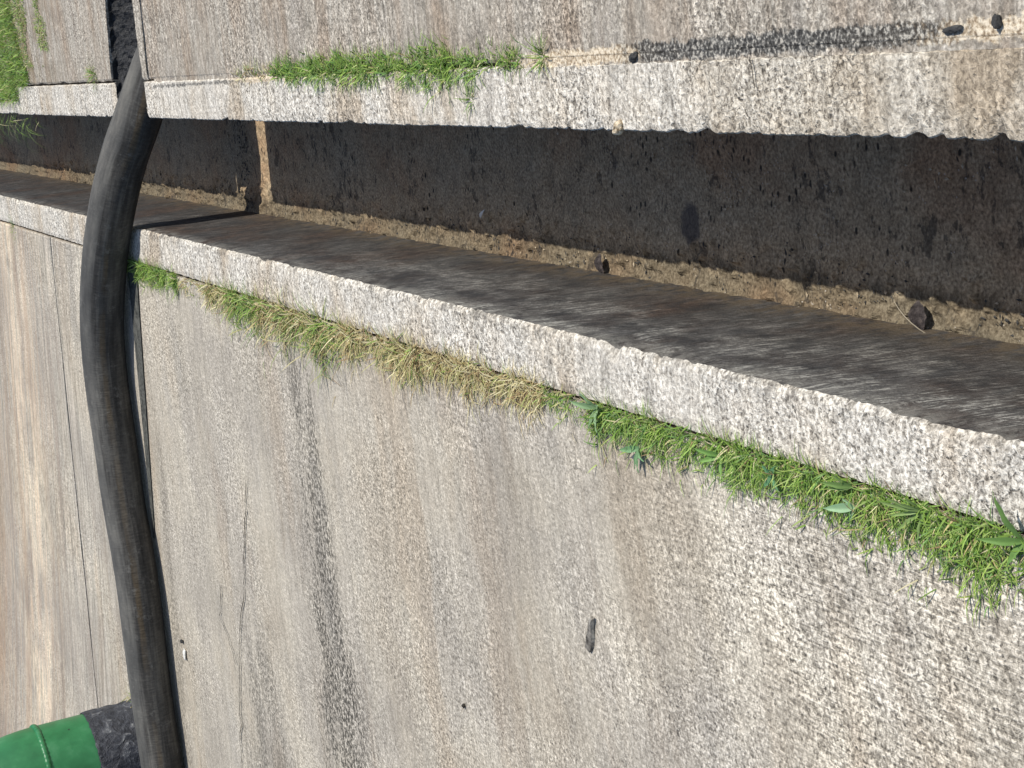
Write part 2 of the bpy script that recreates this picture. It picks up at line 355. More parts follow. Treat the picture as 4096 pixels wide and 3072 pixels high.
def mat_channel_floor():
    q = NT("silty_channel_floor"); p = q.P(); x, y, z = q.sep(p)
    g = q.noise(p, 150.0, 3.0, 0.62)
    m = q.noise(p, 22.0, 4.0, 0.6)
    l = q.noise(q.mul(p, (1.0, 0.6, 1.0)), 3.4, 4.0, 0.6)
    c = q.ramp(g, [(0.30, (0.115, 0.092, 0.064)), (0.48, (0.235, 0.195, 0.138)), (0.66, (0.38, 0.325, 0.24))])
    c = q.mix(0.75, c, q.ramp(l, [(0.35, (1.0, 0.78, 0.66)), (0.5, (1.0, 0.96, 0.92)), (0.66, (0.92, 0.96, 1.0))]), 'MULTIPLY')
    c = q.mix(0.6, c, q.ramp(m, [(0.32, G(0.6)), (0.55, G(1.06))]), 'MULTIPLY')
    # shaded floor painted brighter, silt in the sunny corner darker, to even the light
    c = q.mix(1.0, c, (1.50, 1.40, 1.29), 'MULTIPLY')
    lit_dim = q.math('SUBTRACT', 1.0, q.step(q.math('ADD', x, q.math('MULTIPLY', m, 0.08)), -0.505, -0.46))
    c = q.mix(q.math('MULTIPLY', lit_dim, 0.8), c, q.mix(1.0, c, (0.33, 0.345, 0.35), 'MULTIPLY'))
    # crusty black growth, thicker towards the near end
    cz = q.math('ADD', q.math('MULTIPLY', q.noise(q.mul(p, (0.6, 1.0, 1.0)), 34.0, 4.0, 0.7), 0.7), q.math('MULTIPLY', q.noise(p, 4.0, 2.0), 0.3))
    c = q.mix(q.math('MULTIPLY', q.step(cz, 0.565, 0.61), 0.6), c, (0.020, 0.019, 0.019))
    # black flecks of leaf mould
    vor = q.voro(q.mul(p, (0.55, 1.0, 1.0)), 60.0)
    fl = q.math('SUBTRACT', 1.0, q.step(vor.outputs['Distance'], 0.16, 0.30))
    fl = q.math('MULTIPLY', fl, q.step(q.noise(p, 9.0, 3.0), 0.50, 0.60))
    c = q.mix(q.math('MULTIPLY', fl, 0.9), c, (0.012, 0.011, 0.01))
    # pale grit
    v2 = q.voro(p, 105.0)
    gr = q.math('SUBTRACT', 1.0, q.step(v2.outputs['Distance'], 0.10, 0.20))
    gr = q.math('MULTIPLY', gr, q.math('MULTIPLY', q.step(q.noise(p, 11.0, 2.0), 0.54, 0.6), q.math('SUBTRACT', 1.0, q.step(y, 3.2, 4.4))))
    c = q.mix(q.math('MULTIPLY', gr, 0.8), c, (0.55, 0.50, 0.44))
    # one damp black stain
    dxx = q.math('DIVIDE', q.math('ADD', x, 0.452), 0.052); dyy = q.math('DIVIDE', q.math('SUBTRACT', y, 3.02), 0.045)
    rr = q.math('SQRT', q.math('ADD', q.math('MULTIPLY', dxx, dxx), q.math('MULTIPLY', dyy, dyy)))
    rr = q.math('ADD', rr, q.math('MULTIPLY', q.math('SUBTRACT', q.noise(p, 40.0, 3.0), 0.5), 0.9))
    c = q.mix(q.math('MULTIPLY', q.math('SUBTRACT', 1.0, q.step(rr, 0.6, 1.05)), 0.75), c, (0.05, 0.047, 0.055))
    h = q.math('ADD', q.math('MULTIPLY', g, 0.6), q.math('MULTIPLY', m, 1.2))
    return q.done(c, 0.85, q.bump(h, 0.004, 1.0), 0.3)

def mat_simple(name, stops, scale=120.0, rough=0.9, dist=0.003, spec=0.25, detail=4.0):
    q = NT(name); p = q.P()
    s = q.noise(p, scale, detail, 0.62); s2 = q.noise(p, scale * 0.2, 3.0)
    f = q.math('ADD', q.math('MULTIPLY', s, 0.7), q.math('MULTIPLY', s2, 0.3))
    return q.done(q.ramp(f, stops), rough, q.bump(s, dist, 1.0), spec)

def mat_blade(name="grass_blade"):
    q = NT(name)
    c = q.attr("Col")
    b = q.b
    q.done(c, 0.55, None, 0.35)
    tr = q.t.nodes.new("ShaderNodeBsdfTranslucent"); q.t.links.new(c, tr.inputs[0])
    mx = q.t.nodes.new("ShaderNodeMixShader"); mx.inputs[0].default_value = 0.28
    q.t.links.new(b.outputs[0], mx.inputs[1]); q.t.links.new(tr.outputs[0], mx.inputs[2])
    q.t.links.new(mx.outputs[0], q.out.inputs[0])
    return q.m

def mat_hose():
    q = NT("dusty_black_rubber"); p = q.P()
    uv = q.sep(q.co.outputs['UV'])      # u = angle round the hose (0..1, 0.25 = top), v = metres along it
    a, L = uv[0], uv[1]
    lon = q.noise(q.comb(q.math('MULTIPLY', a, 22.0), q.math('MULTIPLY', L, 2.4)), 1.0, 4.0, 0.6)
    blot = q.noise(q.comb(q.math('MULTIPLY', a, 7.0), q.math('MULTIPLY', L, 4.0)), 1.0, 6.0, 0.68)
    fine = q.noise(p, 160.0, 3.0, 0.6)
    ring = q.noise(q.comb(q.math('MULTIPLY', a, 16.0), q.math('MULTIPLY', L, 130.0)), 1.0, 2.0, 0.6)
    f = q.math('ADD', q.math('ADD', q.math('MULTIPLY', lon, 0.40), q.math('MULTIPLY', blot, 0.42)), q.math('MULTIPLY', ring, 0.18))
    c = q.ramp(f, [(0.36, (0.027, 0.026, 0.025)), (0.48, (0.056, 0.053, 0.050)), (0.58, (0.105, 0.099, 0.090)), (0.68, (0.165, 0.154, 0.138))])
    # dust on the upper side, its edge placed to paint the sunlit half lighter
    up = q.math('SUBTRACT', 1.0, q.math('MULTIPLY', q.math('ABSOLUTE', q.math('SUBTRACT', a, 0.30)), 4.6))
    up = q.math('ADD', up, q.math('MULTIPLY', q.math('SUBTRACT', lon, 0.5), 1.3))
    c = q.mix(q.math('MULTIPLY', q.step(up, -0.05, 0.35), 0.8), c, q.ramp(blot, [(0.35, (0.076, 0.075, 0.073)), (0.5, (0.108, 0.105, 0.100)), (0.65, (0.160, 0.153, 0.140))]))
    # worn brown line where mud has dried in the wrap
    br = q.math('SUBTRACT', 1.0, q.step(q.math('ABSOLUTE', q.math('SUBTRACT', q.math('ADD', a, q.math('MULTIPLY', q.math('SUBTRACT', blot, 0.5), 0.05)), 0.045)), 0.010, 0.030))
    br = q.math('MULTIPLY', br, q.step(q.noise(q.comb(L, a), 2.0, 4.0), 0.40, 0.58))
    c = q.mix(q.math('MULTIPLY', br, 0.8), c, q.mix(ring, (0.035, 0.026, 0.018), (0.15, 0.115, 0.075)))
    h = q.math('ADD', q.math('MULTIPLY', ring, 0.9), q.math('ADD', q.math('MULTIPLY', fine, 0.4), q.math('MULTIPLY', lon, 0.5)))
    # scuffs
    sf = q.step(q.noise(q.comb(q.math('MULTIPLY', a, 9.0), q.math('MULTIPLY', L, 16.0)), 1.0, 5.0, 0.75), 0.56, 0.68)
    c = q.mix(q.math('MULTIPLY', sf, 0.5), c, (0.17, 0.165, 0.155))
    return q.done(c, 0.85, q.bump(h, 0.0022, 0.9), 0.12)

def mat_green():
    q = NT("green_enamel_paint"); p = q.P()
    n = q.noise(p, 14.0, 4.0, 0.6); f = q.noise(p, 220.0, 2.0)
    c = q.ramp(n, [(0.3, (0.016, 0.120, 0.042)), (0.55, (0.024, 0.165, 0.058)), (0.75, (0.05, 0.205, 0.088))])
    v = q.voro(p, 22.0)
    ch = q.math('MULTIPLY', q.math('SUBTRACT', 1.0, q.step(v.outputs['Distance'], 0.08, 0.12)), q.step(q.noise(p, 6.0, 1.0), 0.56, 0.6))
    c = q.mix(ch, c, (0.015, 0.02, 0.017))
    return q.done(c, q.ramp(n, [(0.3, G(0.30)), (0.7, G(0.48))]), q.bump(f, 0.0005, 0.5), 0.5)

def mat_tape():
    q = NT("black_wrap_tape"); p = q.P()
    n = q.noise(p, 24.0, 5.0, 0.65, 1.2); f = q.noise(p, 150.0, 3.0)
    c = q.ramp(n, [(0.3, (0.016, 0.017, 0.022)), (0.53, (0.040, 0.042, 0.052)), (0.62, (0.085, 0.088, 0.10)), (0.70, (0.27, 0.27, 0.27))])
    return q.done(c, 0.55, q.bump(q.math('ADD', n, q.math('MULTIPLY', f, 0.3)), 0.012, 0.9), 0.4)

M_APRON = mat_apron()
M_WALK = mat_right_slab()
M_CURB = mat_curb()
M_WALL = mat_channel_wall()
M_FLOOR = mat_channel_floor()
M_SOIL = mat_simple("joint_soil", [(0.3, (0.03, 0.024, 0.018)), (0.6, (0.085, 0.066, 0.048))], 60.0)
M_BITU = mat_simple("black_bitumen", [(0.32, (0.007, 0.007, 0.008)), (0.5, (0.022, 0.022, 0.024)), (0.64, (0.055, 0.055, 0.057)), (0.76, (0.15, 0.15, 0.145))], 90.0, 0.6, 0.012, 0.4)
M_TAR = mat_simple("old_joint_tar", [(0.34, (0.025, 0.025, 0.025)), (0.45, (0.085, 0.082, 0.078)), (0.53, (0.16, 0.154, 0.146)), (0.58, (0.36, 0.335, 0.295)), (0.66, (0.62, 0.57, 0.48))], 110.0, 0.9, 0.006, 0.2)
M_SAND = mat_simple("joint_sand", [(0.36, (0.21, 0.15, 0.09)), (0.46, (0.47, 0.375, 0.255)), (0.6, (0.74, 0.63, 0.47))], 150.0, 0.95, 0.004)
M_FILL = mat_simple("grey_joint_mastic", [(0.34, (0.018, 0.019, 0.017)), (0.46, (0.065, 0.066, 0.060)), (0.62, (0.135, 0.134, 0.120))], 110.0, 0.8, 0.003)
M_CRACK = mat_simple("crack_dirt", [(0.3, (0.012, 0.010, 0.008)), (0.7, (0.05, 0.043, 0.035))], 150.0)
M_BLADE = mat_blade()
M_HOSE = mat_hose()
M_GREEN = mat_green()
M_TAPE = mat_tape()
M_WOOD = mat_simple("grey_dead_wood", [(0.36, (0.04, 0.035, 0.03)), (0.47, (0.19, 0.172, 0.15)), (0.62, (0.42, 0.39, 0.34))], 90.0)
M_WHITE = mat_simple("white_plaster_chip", [(0.3, (0.62, 0.60, 0.56)), (0.7, (0.86, 0.84, 0.8))], 90.0)
M_LEAFDRY = mat_simple("dead_brown_leaf", [(0.36, (0.025, 0.02, 0.02)), (0.5, (0.06, 0.05, 0.05)), (0.62, (0.13, 0.105, 0.095))], 90.0, 0.9, 0.006)
M_STONE = mat_simple("dark_stone", [(0.3, (0.018, 0.018, 0.019)), (0.6, (0.07, 0.068, 0.066))], 80.0)

# ------------------------------------------------------------------ ground sheet under everything
S = 400.0
o = mesh_obj("ground", [(-S, -S, -0.46), (S, -S, -0.46), (S, S, -0.46), (-S, S, -0.46)], [(0, 1, 2, 3)], M_SOIL)
tag(o, kind='structure')

def stations(y0, y1, fine0=1.2, fine1=9.0, df=0.006, dc=0.08):
    ys = [y0]
    while ys[-1] < y1 - 1e-6:
        y = ys[-1]
        d = df if fine0 - 0.2 < y < fine1 else (dc if y < 16 and y > -1 else 1.0)
        if y > 60 or y < -6: d = 20.0
        ys.append(min(y + d, y1))
    return ys

# ------------------------------------------------------------------ channel
XL0, XL1, XR0, XR1, ZF = -0.709, -0.586, -0.210, -0.0935, -0.40

def chip(y, seed):
    a = 0.0011 * N1(y * 5.0, seed, 0) + 0.0016 * N1(y * 60.0, seed, 3) + 0.0016 * N1(y * 150.0, seed, 5)
    big = max(0.0, N1(y * 3.1, seed, 9) - 0.40) * 0.045
    big += max(0.0, N1(y * 14.0, seed, 21) - 0.30) * 0.030
    big += max(0.0, N1(y * 37.0, seed, 33) - 0.26) * 0.018
    return a, big

def sweep(prof_fn, ys, mats, name, cap0=False, cap1=False):
    verts, faces, mi = [], [], []
    n = None
    for y in ys:
        pr = prof_fn(y)
        if n is None: n = len(pr)
        for (x, z, dy, m) in pr: verts.append((x, y + dy, z))
    ms = [p[3] for p in prof_fn(ys[0])]
    for i in range(len(ys) - 1):
        for j in range(n - 1):
            a = i * n + j
            faces.append((a, a + 1, a + n + 1, a + n)); mi.append(ms[j])
    if cap0: faces.append(tuple(range(n))); mi.append(0)
    if cap1: faces.append(tuple(range((len(ys) - 1) * n, len(ys) * n))); mi.append(0)
    return mesh_obj(name, verts, faces, mats, mat_idx=mi, smooth=False)

def end_round(y, ends, r=0.022):
    e = 0.0
    for ye in ends:
        d = abs(y - ye)
        if d < r: e = max(e, r - math.sqrt(max(0.0, r * r - (r - d) ** 2)))
    return e

def left_prof(ends):
    def f(y):
        a, big = chip(y, 1.7)
        er = end_round(y, ends)
        xe = XL1 + a - big * 0.8 - er
        pr = [(XL0 + 0.0, -0.30, 0, 0), (XL0, -0.012, 0, 0), (XL0 + 0.003 + 0.002 * N1(y * 23, 4, 4), -0.003, 0, 0)]
        for k in range(1, 9):
            x = XL0 + 0.006 + (xe - 0.014 - XL0 - 0.006) * k / 8
            z = 0.0015 * N1(x * 30, y * 30, 1) + 0.0012 * N1(x * 90, y * 90, 5) - (big * 0.35 if k == 8 else 0) - er * 0.25
            pr.append((x, z, 0, 0))
        pr.append((xe - 0.006, -0.0025 - big * 0.5, 0, 0))
        pr.append((xe - 0.0015, -0.008 - big * 0.3, 0, 1))
        for k in range(1, 15):
            z = -0.012 + (ZF - 0.02 + 0.012) * k / 14
            t = k / 14
            x = XL1 - er * (1 - t) + 0.0022 * N1(y * 14, z * 10, 2) + 0.006 * t * t + (a - big * 0.8) * max(0, 1 - t * 6)
            pr.append((x, z, 0, 1))
        return pr
    return f

def right_prof(ends):
    def f(y):
        a, big = chip(y, 8.3)
        er = end_round(y, ends, 0.03)
        xe = XR0 + a + big * 0.8 + er
        pr = []
        for k in range(0, 14):
            z = ZF - 0.02 + (0.40 + 0.02 - 0.012) * k / 13
            x = XR0 + er + 0.014 + 0.002 * N1(y * 14, z * 10, 7)
            pr.append((x, z, 0, 0))
        pr.append((xe + 0.0008, -0.0045 - big * 0.3, 0, 0))
        pr.append((xe + 0.0030, -0.0012 - big * 0.5, 0, 0))
        jit = 0.003 * N1(y * 9, 3, 3) + 0.002 * N1(y * 40, 3, 8)
        for k in range(0, 8):
            x = xe + 0.013 + (XR1 - 0.005 + jit - xe - 0.013) * k / 7
            z = 0.0014 * N1(x * 30, y * 30, 11) + 0.0012 * N1(x * 90, y * 90, 15) - (big * 0.35 if k == 0 else 0) - er * 0.2
            pr.append((x, z, 0, 0))
        pr.append((XR1 - 0.001 + jit, -0.004, 0, 0)); pr.append((XR1 + jit, -0.012, 0, 0)); pr.append((XR1, -0.42, 0, 0))
        return pr
    return f

YJ0, YJ1 = 6.040, 6.056       # joint between two channel lengths on the sunny side
YS0, YS1 = 5.580, 5.955       # the open slot in the other side
for (y0, y1, ends) in ((-3.0, YJ0, (YJ0,)), (YJ1, 30.0, (YJ1,))):
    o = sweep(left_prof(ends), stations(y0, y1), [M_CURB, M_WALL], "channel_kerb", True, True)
    tag(o, kind='structure')
for (y0, y1, ends) in ((-3.0, YS0, (YS0,)), (YS1, 30.0, (YS1,))):
    o = sweep(right_prof(ends), stations(y0, y1), [M_CURB], "channel_kerb", True, True)
    tag(o, kind='structure')

def floor_prof(y):
    pr = []
    n = 60
    for k in range(n + 1):
        t = (k / n) ** 1.5
        x = XL1 - 0.01 + (XR0 - XL1 + 0.03) * t
        z = ZF + 0.004 * N1(x * 9, y * 7, 0) + 0.003 * N1(x * 40, y * 40, 4)
        c = max(0.0, 1 - t / 0.13)
        z += (0.012 + 0.008 * N1(y * 6, 2, 2)) * c * c + max(0, N1(x * 22, y * 18, 31)) * 0.010 * (1.0 if t < 0.35 else 0.4) + max(0, N1(x * 48, y * 42, 51) - 0.12) * 0.022 * (1.0 if t < 0.3 else 0.15)
        pr.append((x, z, 0, 0))
    return pr
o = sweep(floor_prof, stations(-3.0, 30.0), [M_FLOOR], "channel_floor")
tag(o, kind='structure')
# floor of the slot
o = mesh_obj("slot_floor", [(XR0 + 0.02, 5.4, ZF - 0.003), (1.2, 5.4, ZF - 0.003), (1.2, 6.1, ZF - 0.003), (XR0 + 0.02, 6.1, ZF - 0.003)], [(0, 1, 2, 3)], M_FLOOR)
tag(o, kind='structure')

# ------------------------------------------------------------------ slabs (thick, with worn edges)
def slab(name, xs, ylo, yhi, ny, mat, edge_x=None, depth=-0.42, seed=0.0, fine=(1.2, 9.5)):
    """grid between y = ylo(x) and y = yhi(x); top and four sides"""
    verts, faces = [], []
    ts = []
    a, b = ylo(xs[0]), yhi(xs[0])
    ys = stations(a, b, fine[0], fine[1], 0.012, 0.25)
    ts = [(y - a) / (b - a) for y in ys]
    nx, ny = len(xs), len(ts)
    for t in ts:
        for i, x in enumerate(xs):
            y = ylo(x) + t * (yhi(x) - ylo(x))
            xx, z = x, 0.0
            if abs(x) < 4 and 0 < y < 10:
                z = 0.0012 * N1(x * 25, y * 25, seed) + 0.002 * N1(x * 3, y * 3, seed)
            if edge_x is not None and i == edge_x:
                xx += 0.003 * N1(y * 14, seed, 1) + 0.0022 * N1(y * 50, seed, 2) + max(0, N1(y * 5, seed, 6) - 0.3) * 0.02 * (1 if edge_x == 0 else -1)
                z -= 0.003
            verts.append((xx, y, z))
    for j in range(ny - 1):
        for i in range(nx - 1):
            k = j * nx + i
            faces.append((k, k + 1, k + nx + 1, k + nx))
    loop = [i for i in range(nx)] + [j * nx + nx - 1 for j in range(1, ny)] + [(ny - 1) * nx + i for i in range(nx - 2, -1, -1)] + [j * nx for j in range(ny - 2, 0, -1)]
    base = len(verts)
    for k in loop: verts.append((verts[k][0], verts[k][1], depth))
    m = len(loop)
    for k in range(m):
        k2 = (k + 1) % m
        faces.append((loop[k2], loop[k], base + k, base + k2))
    o = mesh_obj(name, verts, faces, mat)
    tag(o, kind='structure')
    return o

FAR = 150.0
# left apron: two slabs meeting in an open joint
def jl(x): return 7.376 - 0.24 * (max(x, -14.0) + 0.716)
axs = [-FAR, -60, -25, -12, -8, -6] + [-5 + 0.15 * i for i in range(28)] + [-0.80, -0.76, -0.735, -0.722, -0.716]
slab("apron", axs, lambda x: -30.0, lambda x: jl(x) - 0.009 + 0.003 * N1(x * 9, 0, 0), 0, M_APRON, edge_x=len(axs) - 1, depth=-0.20, seed=3.1)
slab("apron", axs, lambda x: jl(x) + 0.009 + 0.003 * N1(x * 9, 5, 0), lambda x: FAR, 0, M_APRON, edge_x=len(axs) - 1, depth=-0.20, seed=5.2)
# right-hand walk: near slab, narrow lip beside the slot, far slab
def slot_near(x): return 5.573 - 0.03 * max(-0.1, min(x, 3.0))
def crack_y(x): return 5.500 - 0.14 * max(-0.1, min(x, 0.6))
def slot_far(x): return 5.955 - 0.30 * max(-0.1, min(x, 0.9)) * 0.9
wxs = [-0.0865, -0.080, -0.070, -0.05, -0.02, 0.02, 0.06, 0.1, 0.15, 0.2, 0.3, 0.4, 0.6, 0.9, 1.3, 2, 3, 6, 14, 40, FAR]
slab("walk", wxs, lambda x: -30.0, lambda x: crack_y(x) - 0.010 + 0.002 * N1(x * 20, 2, 2), 0, M_WALK, edge_x=0, seed=7.7)
slab("walk", wxs, lambda x: crack_y(x) + 0.004 + 0.002 * N1(x * 25, 3, 2), slot_near, 0, M_WALK, edge_x=0, seed=8.8)
slab("walk", wxs, slot_far, lambda x: FAR, 0, M_WALK, edge_x=0, seed=9.9)

# bitumen coating on the far face of the slot
verts, faces = [], []
nx, nz = 90, 30
for j in range(nz + 1):
    for i in range(nx + 1):
        x = XR0 + 0.03 + 1.1 * i / nx; zz = -0.004 - 0.38 * j / nz
        y = (slot_far(x) if x > -0.09 else YS1) - 0.012 - 0.016 * N1(x * 26, zz * 26, 2) - 0.012 * abs(N1(x * 70, zz * 70, 5)) - 0.02 * (j / nz)
        verts.append((x, y, zz - 0.004 * N1(x * 40, 1, 1)))
for j in range(nz):
    for i in range(nx):
        k = j * (nx + 1) + i; faces.append((k, k + 1, k + nx + 2, k + nx + 1))
o = mesh_obj("slot_bitumen", verts, faces, M_BITU)
tag(o, kind='structure')

# lumpy bitumen packed between the hose and the far face of the slot
verts, faces = [], []
nx, nv = 110, 22
for i in range(nx + 1):
    x = XR0 + 0.012 + 1.1 * i / nx
    yf = (slot_far(x) if x > -0.09 else YS1) - 0.006
    yn = 5.775
    for k in range(nv + 1):
        t = k / nv
        y = yf + (yn - yf) * t
        z = -0.014 - 0.070 * t - 0.10 * max(0.0, (x + 0.05)) * t + 0.012 * N1(x * 34, y * 34, 5) + 0.008 * N1(x * 90, y * 90, 2) + 0.012 * max(0.0, (-0.13 - x) / 0.07) * (1 - t)
        verts.append((x, y, z))
    verts.append((x, yn + 0.004, -0.41)); verts.append((x, yf, -0.41))
n = nv + 3
for i in range(nx):
    for k in range(n):
        k2 = (k + 1) % n
        faces.append((i * n + k, i * n + k2, (i + 1) * n + k2, (i + 1) * n + k))
faces.append(tuple(range(n))); faces.append(tuple(reversed(range(nx * n, nx * n + n))))
o = mesh_obj("slot_bitumen", verts, faces, M_BITU); fix_normals(o)
tag(o, kind='structure')

# packed dirt just below the open joints
def strip(name, pts, wfn, zfn, mat, label=None, seed=0.0, across=6):
    """ribbon along pts (x, y); half widths from wfn(t, side); heights from zfn(t, u)"""
    verts, faces = [], []
    n = len(pts)
    for i, (x, y) in enumerate(pts):
        a = Vector(pts[max(0, i - 1)]); b = Vector(pts[min(n - 1, i + 1)])
        d = (b - a).normalized(); nr = Vector((-d.y, d.x)); t = i / (n - 1)
        wl, wr = wfn(t, -1), wfn(t, 1)
        for k in range(across + 1):
            u = k / across * 2 - 1
            ww = (wl if u < 0 else wr) * u
            verts.append((x + nr.x * ww, y + nr.y * ww, zfn(t, u, x, y)))
    for i in range(n - 1):
        for k in range(across):
            a = i * (across + 1) + k
            faces.append((a, a + 1, a + across + 2, a + across + 1))
    o = mesh_obj(name, verts, faces, mat)
    tag(o, label, kind='structure')
    return o

def line(p, q, n): return [(p[0] + (q[0] - p[0]) * i / (n - 1), p[1] + (q[1] - p[1]) * i / (n - 1)) for i in range(n)]

strip("joint_dirt", line((-0.7125, 0.0), (-0.7125, 12.0), 300), lambda t, s: 0.011, lambda t, u, x, y: -0.014 + 0.006 * N1(y * 20, u, 1), M_SOIL)
strip("joint_dirt", line((-0.090, 0.0), (-0.090, 5.48), 300), lambda t, s: 0.012, lambda t, u, x, y: -0.012 + 0.006 * N1(y * 20, u, 6), M_SOIL)
strip("joint_dirt", line((-0.090, 6.0), (-0.090, 12.0), 200), lambda t, s: 0.012, lambda t, u, x, y: -0.012 + 0.006 * N1(y * 20, u, 6), M_SOIL)
strip("joint_dirt", line((-0.74, 7.382), (-4.5, 8.285), 60), lambda t, s: 0.010, lambda t, u, x, y: -0.030, M_SOIL)

# the right-hand joint is filled flush with sand and tar as far as the grass
strip("joint_filling", line((-0.090, 0.5), (-0.090, 3.0), 420), lambda t, s: 0.0075, lambda t, u, x, y: -0.0012 + 0.0035 * N1(x * 70, y * 50, 3) + 0.0015 * N1(x * 150, y * 150, 3), M_WALK, across=4)
strip("joint_filling", line((-0.090, 4.1), (-0.090, 5.46), 240), lambda t, s: 0.0075, lambda t, u, x, y: -0.0035 + 0.0035 * N1(x * 70, y * 50, 3), M_WALK, across=4)

# dark mastic wedge across the apron beside the hose
mp = []
verts = [(-0.718, 6.105, 0.005), (-0.718, 5.985, 0.005)]
faces = []
prev = None
verts = []
for i in range(61):
    t = i / 60; x = -0.719 - 1.06 * t
    yr = 5.985 + 0.305 * t + 0.002 * N1(x * 12, 1, 1); yl = 6.108 + 0.205 * t + 0.003 * N1(x * 12, 5, 1)
    if yl < yr + 0.004: yl = yr + 0.004
    for k in range(5): verts.append((x, yr + (yl - yr) * k / 4, 0.0046 + 0.001 * N1(x * 30, k, 2)))
    if i:
        for k in range(4):
            a = (i - 1) * 5 + k; faces.append((a, a + 1, a + 6, a + 5))
o = mesh_obj("joint_mastic", verts, faces, M_FILL); tag(o, kind='structure')

# cracks in the slabs
def crack(pts, w, seed):
    fine = []
    for (a, b) in zip(pts[:-1], pts[1:]):
        n = max(3, int((Vector(b) - Vector(a)).length / 0.02))
        for i in range(n):
            t = i / n
            x = a[0] + (b[0] - a[0]) * t; y = a[1] + (b[1] - a[1]) * t
            fine.append((x + 0.004 * N1(x * 20, y * 20, seed), y + 0.028 * N1(x * 9, y * 9, seed + 4) + 0.012 * N1(x * 30, y * 30, seed + 4)))
    strip("pavement_crack", fine, lambda t, s: w * (0.35 + 0.9 * abs(N1(t * 40, s, seed))), lambda t, u, x, y: 0.0050, M_CRACK, across=2)
crack([(-1.30, 5.02), (-1.683, 5.20), (-1.85, 5.30), (-2.05, 5.385), (-2.439, 5.53), (-3.2, 5.75)], 0.0048, 1.0)
crack([(-1.74, 5.46), (-1.875, 5.53), (-2.03, 5.395)], 0.0045, 2.0)
crack([(-0.79, 6.9), (-1.3, 7.02), (-2.4, 7.3)], 0.0008, 3.0)
crack([(-0.093, 2.186), (-0.125, 2.178), (-0.150, 2.172)], 0.0026, 4.0)

# ------------------------------------------------------------------ grass
def blade(V, F, C, root, az, L, wd, tilt0, tilt1, col, seg=4, z0=0.0):
    """curved tapering blade: tilt = angle above the ground at foot and at tip"""
    p = Vector(root); d2 = Vector((math.cos(az), math.sin(az), 0)); side = Vector((-d2.y, d2.x, 0))
    b = len(V)
    for i in range(seg + 1):
        t = i / seg
        ww = wd * (1 - t) ** 0.7 * (0.75 + 0.5 * t if t < 0.5 else 1.0)
        k = 0.8 + 0.35 * t
        cc = (col[0] * k, col[1] * k, col[2] * k)
        if i < seg:
            V.append(tuple(p - side * ww * 0.5)); V.append(tuple(p + side * ww * 0.5)); C.append(cc); C.append(cc)
        else:
            V.append(tuple(p)); C.append(cc)
        a = tilt0 + (tilt1 - tilt0) * t
        p = p + (d2 * math.cos(a) + Vector((0, 0, math.sin(a)))) * (L / seg)
        if p.z < z0 + 0.003: p.z = z0 + 0.003
    for i in range(seg - 1):
        F.append((b + 2 * i, b + 2 * i + 1, b + 2 * i + 3, b + 2 * i + 2))
    F.append((b + 2 * seg - 2, b + 2 * seg - 1, b + 2 * seg))

GREEN = [(0.22, 0.36, 0.06), (0.29, 0.43, 0.10), (0.15, 0.26, 0.045), (0.38, 0.48, 0.15), (0.19, 0.34, 0.10), (0.27, 0.42, 0.07), (0.12, 0.20, 0.04), (0.36, 0.47, 0.11)]
DRY = [(0.64, 0.54, 0.29), (0.74, 0.66, 0.41), (0.52, 0.41, 0.20), (0.50, 0.48, 0.20), (0.34, 0.23, 0.12), (0.68, 0.60, 0.34)]
def pick(g):
    c = rng.choice(GREEN) if rng.random() < g else rng.choice(DRY)
    k = rng.uniform(0.7, 1.25)
    return (c[0] * k, c[1] * k, c[2] * k)

def turf(name, segs, x0, spread_dir, label=None, cat=None, kind='stuff', z0=0.0):
    V, F, C = [], [], []
    for (ya, yb, dens, wdt, L0, L1, g, up) in segs:
        n = int(abs(yb - ya) * dens * 1.45)
        for i in range(n):
            y = rng.uniform(ya, yb)
            clump = 0.5 + 0.5 * N1(y * 9.0, x0, 3)
            clump = 0.6 * clump + 0.4 * (0.5 + 0.5 * N1(y * 31.0, x0, 7))
            if rng.random() > 2.2 * clump - 0.42: continue
            off = abs(rng.gauss(0, 0.62)) * wdt * (0.55 + 0.9 * clump)
            x = x0 + spread_dir * off - spread_dir * rng.uniform(-0.004, 0.011)
            az = rng.uniform(-math.pi, math.pi)
            if rng.random() < 0.55: az = (math.pi if spread_dir < 0 else 0) + rng.gauss(0, 0.9)
            L = rng.uniform(L0, L1) * (0.7 + 0.6 * clump)
            t0 = rng.uniform(0.15, 1.25) * up; t1 = t0 - rng.uniform(0.5, 1.6)
            blade(V, F, C, (x, y, z0 - 0.004), az, L, rng.uniform(0.0020, 0.0042) * (1.0 + 0.12 * max(0.0, y - 2.5)), t0, t1, pick(g), 4, z0)
    o = mesh_obj(name, V, F, M_BLADE, cols=C)
    tag(o, label, cat, kind=kind)
    return o

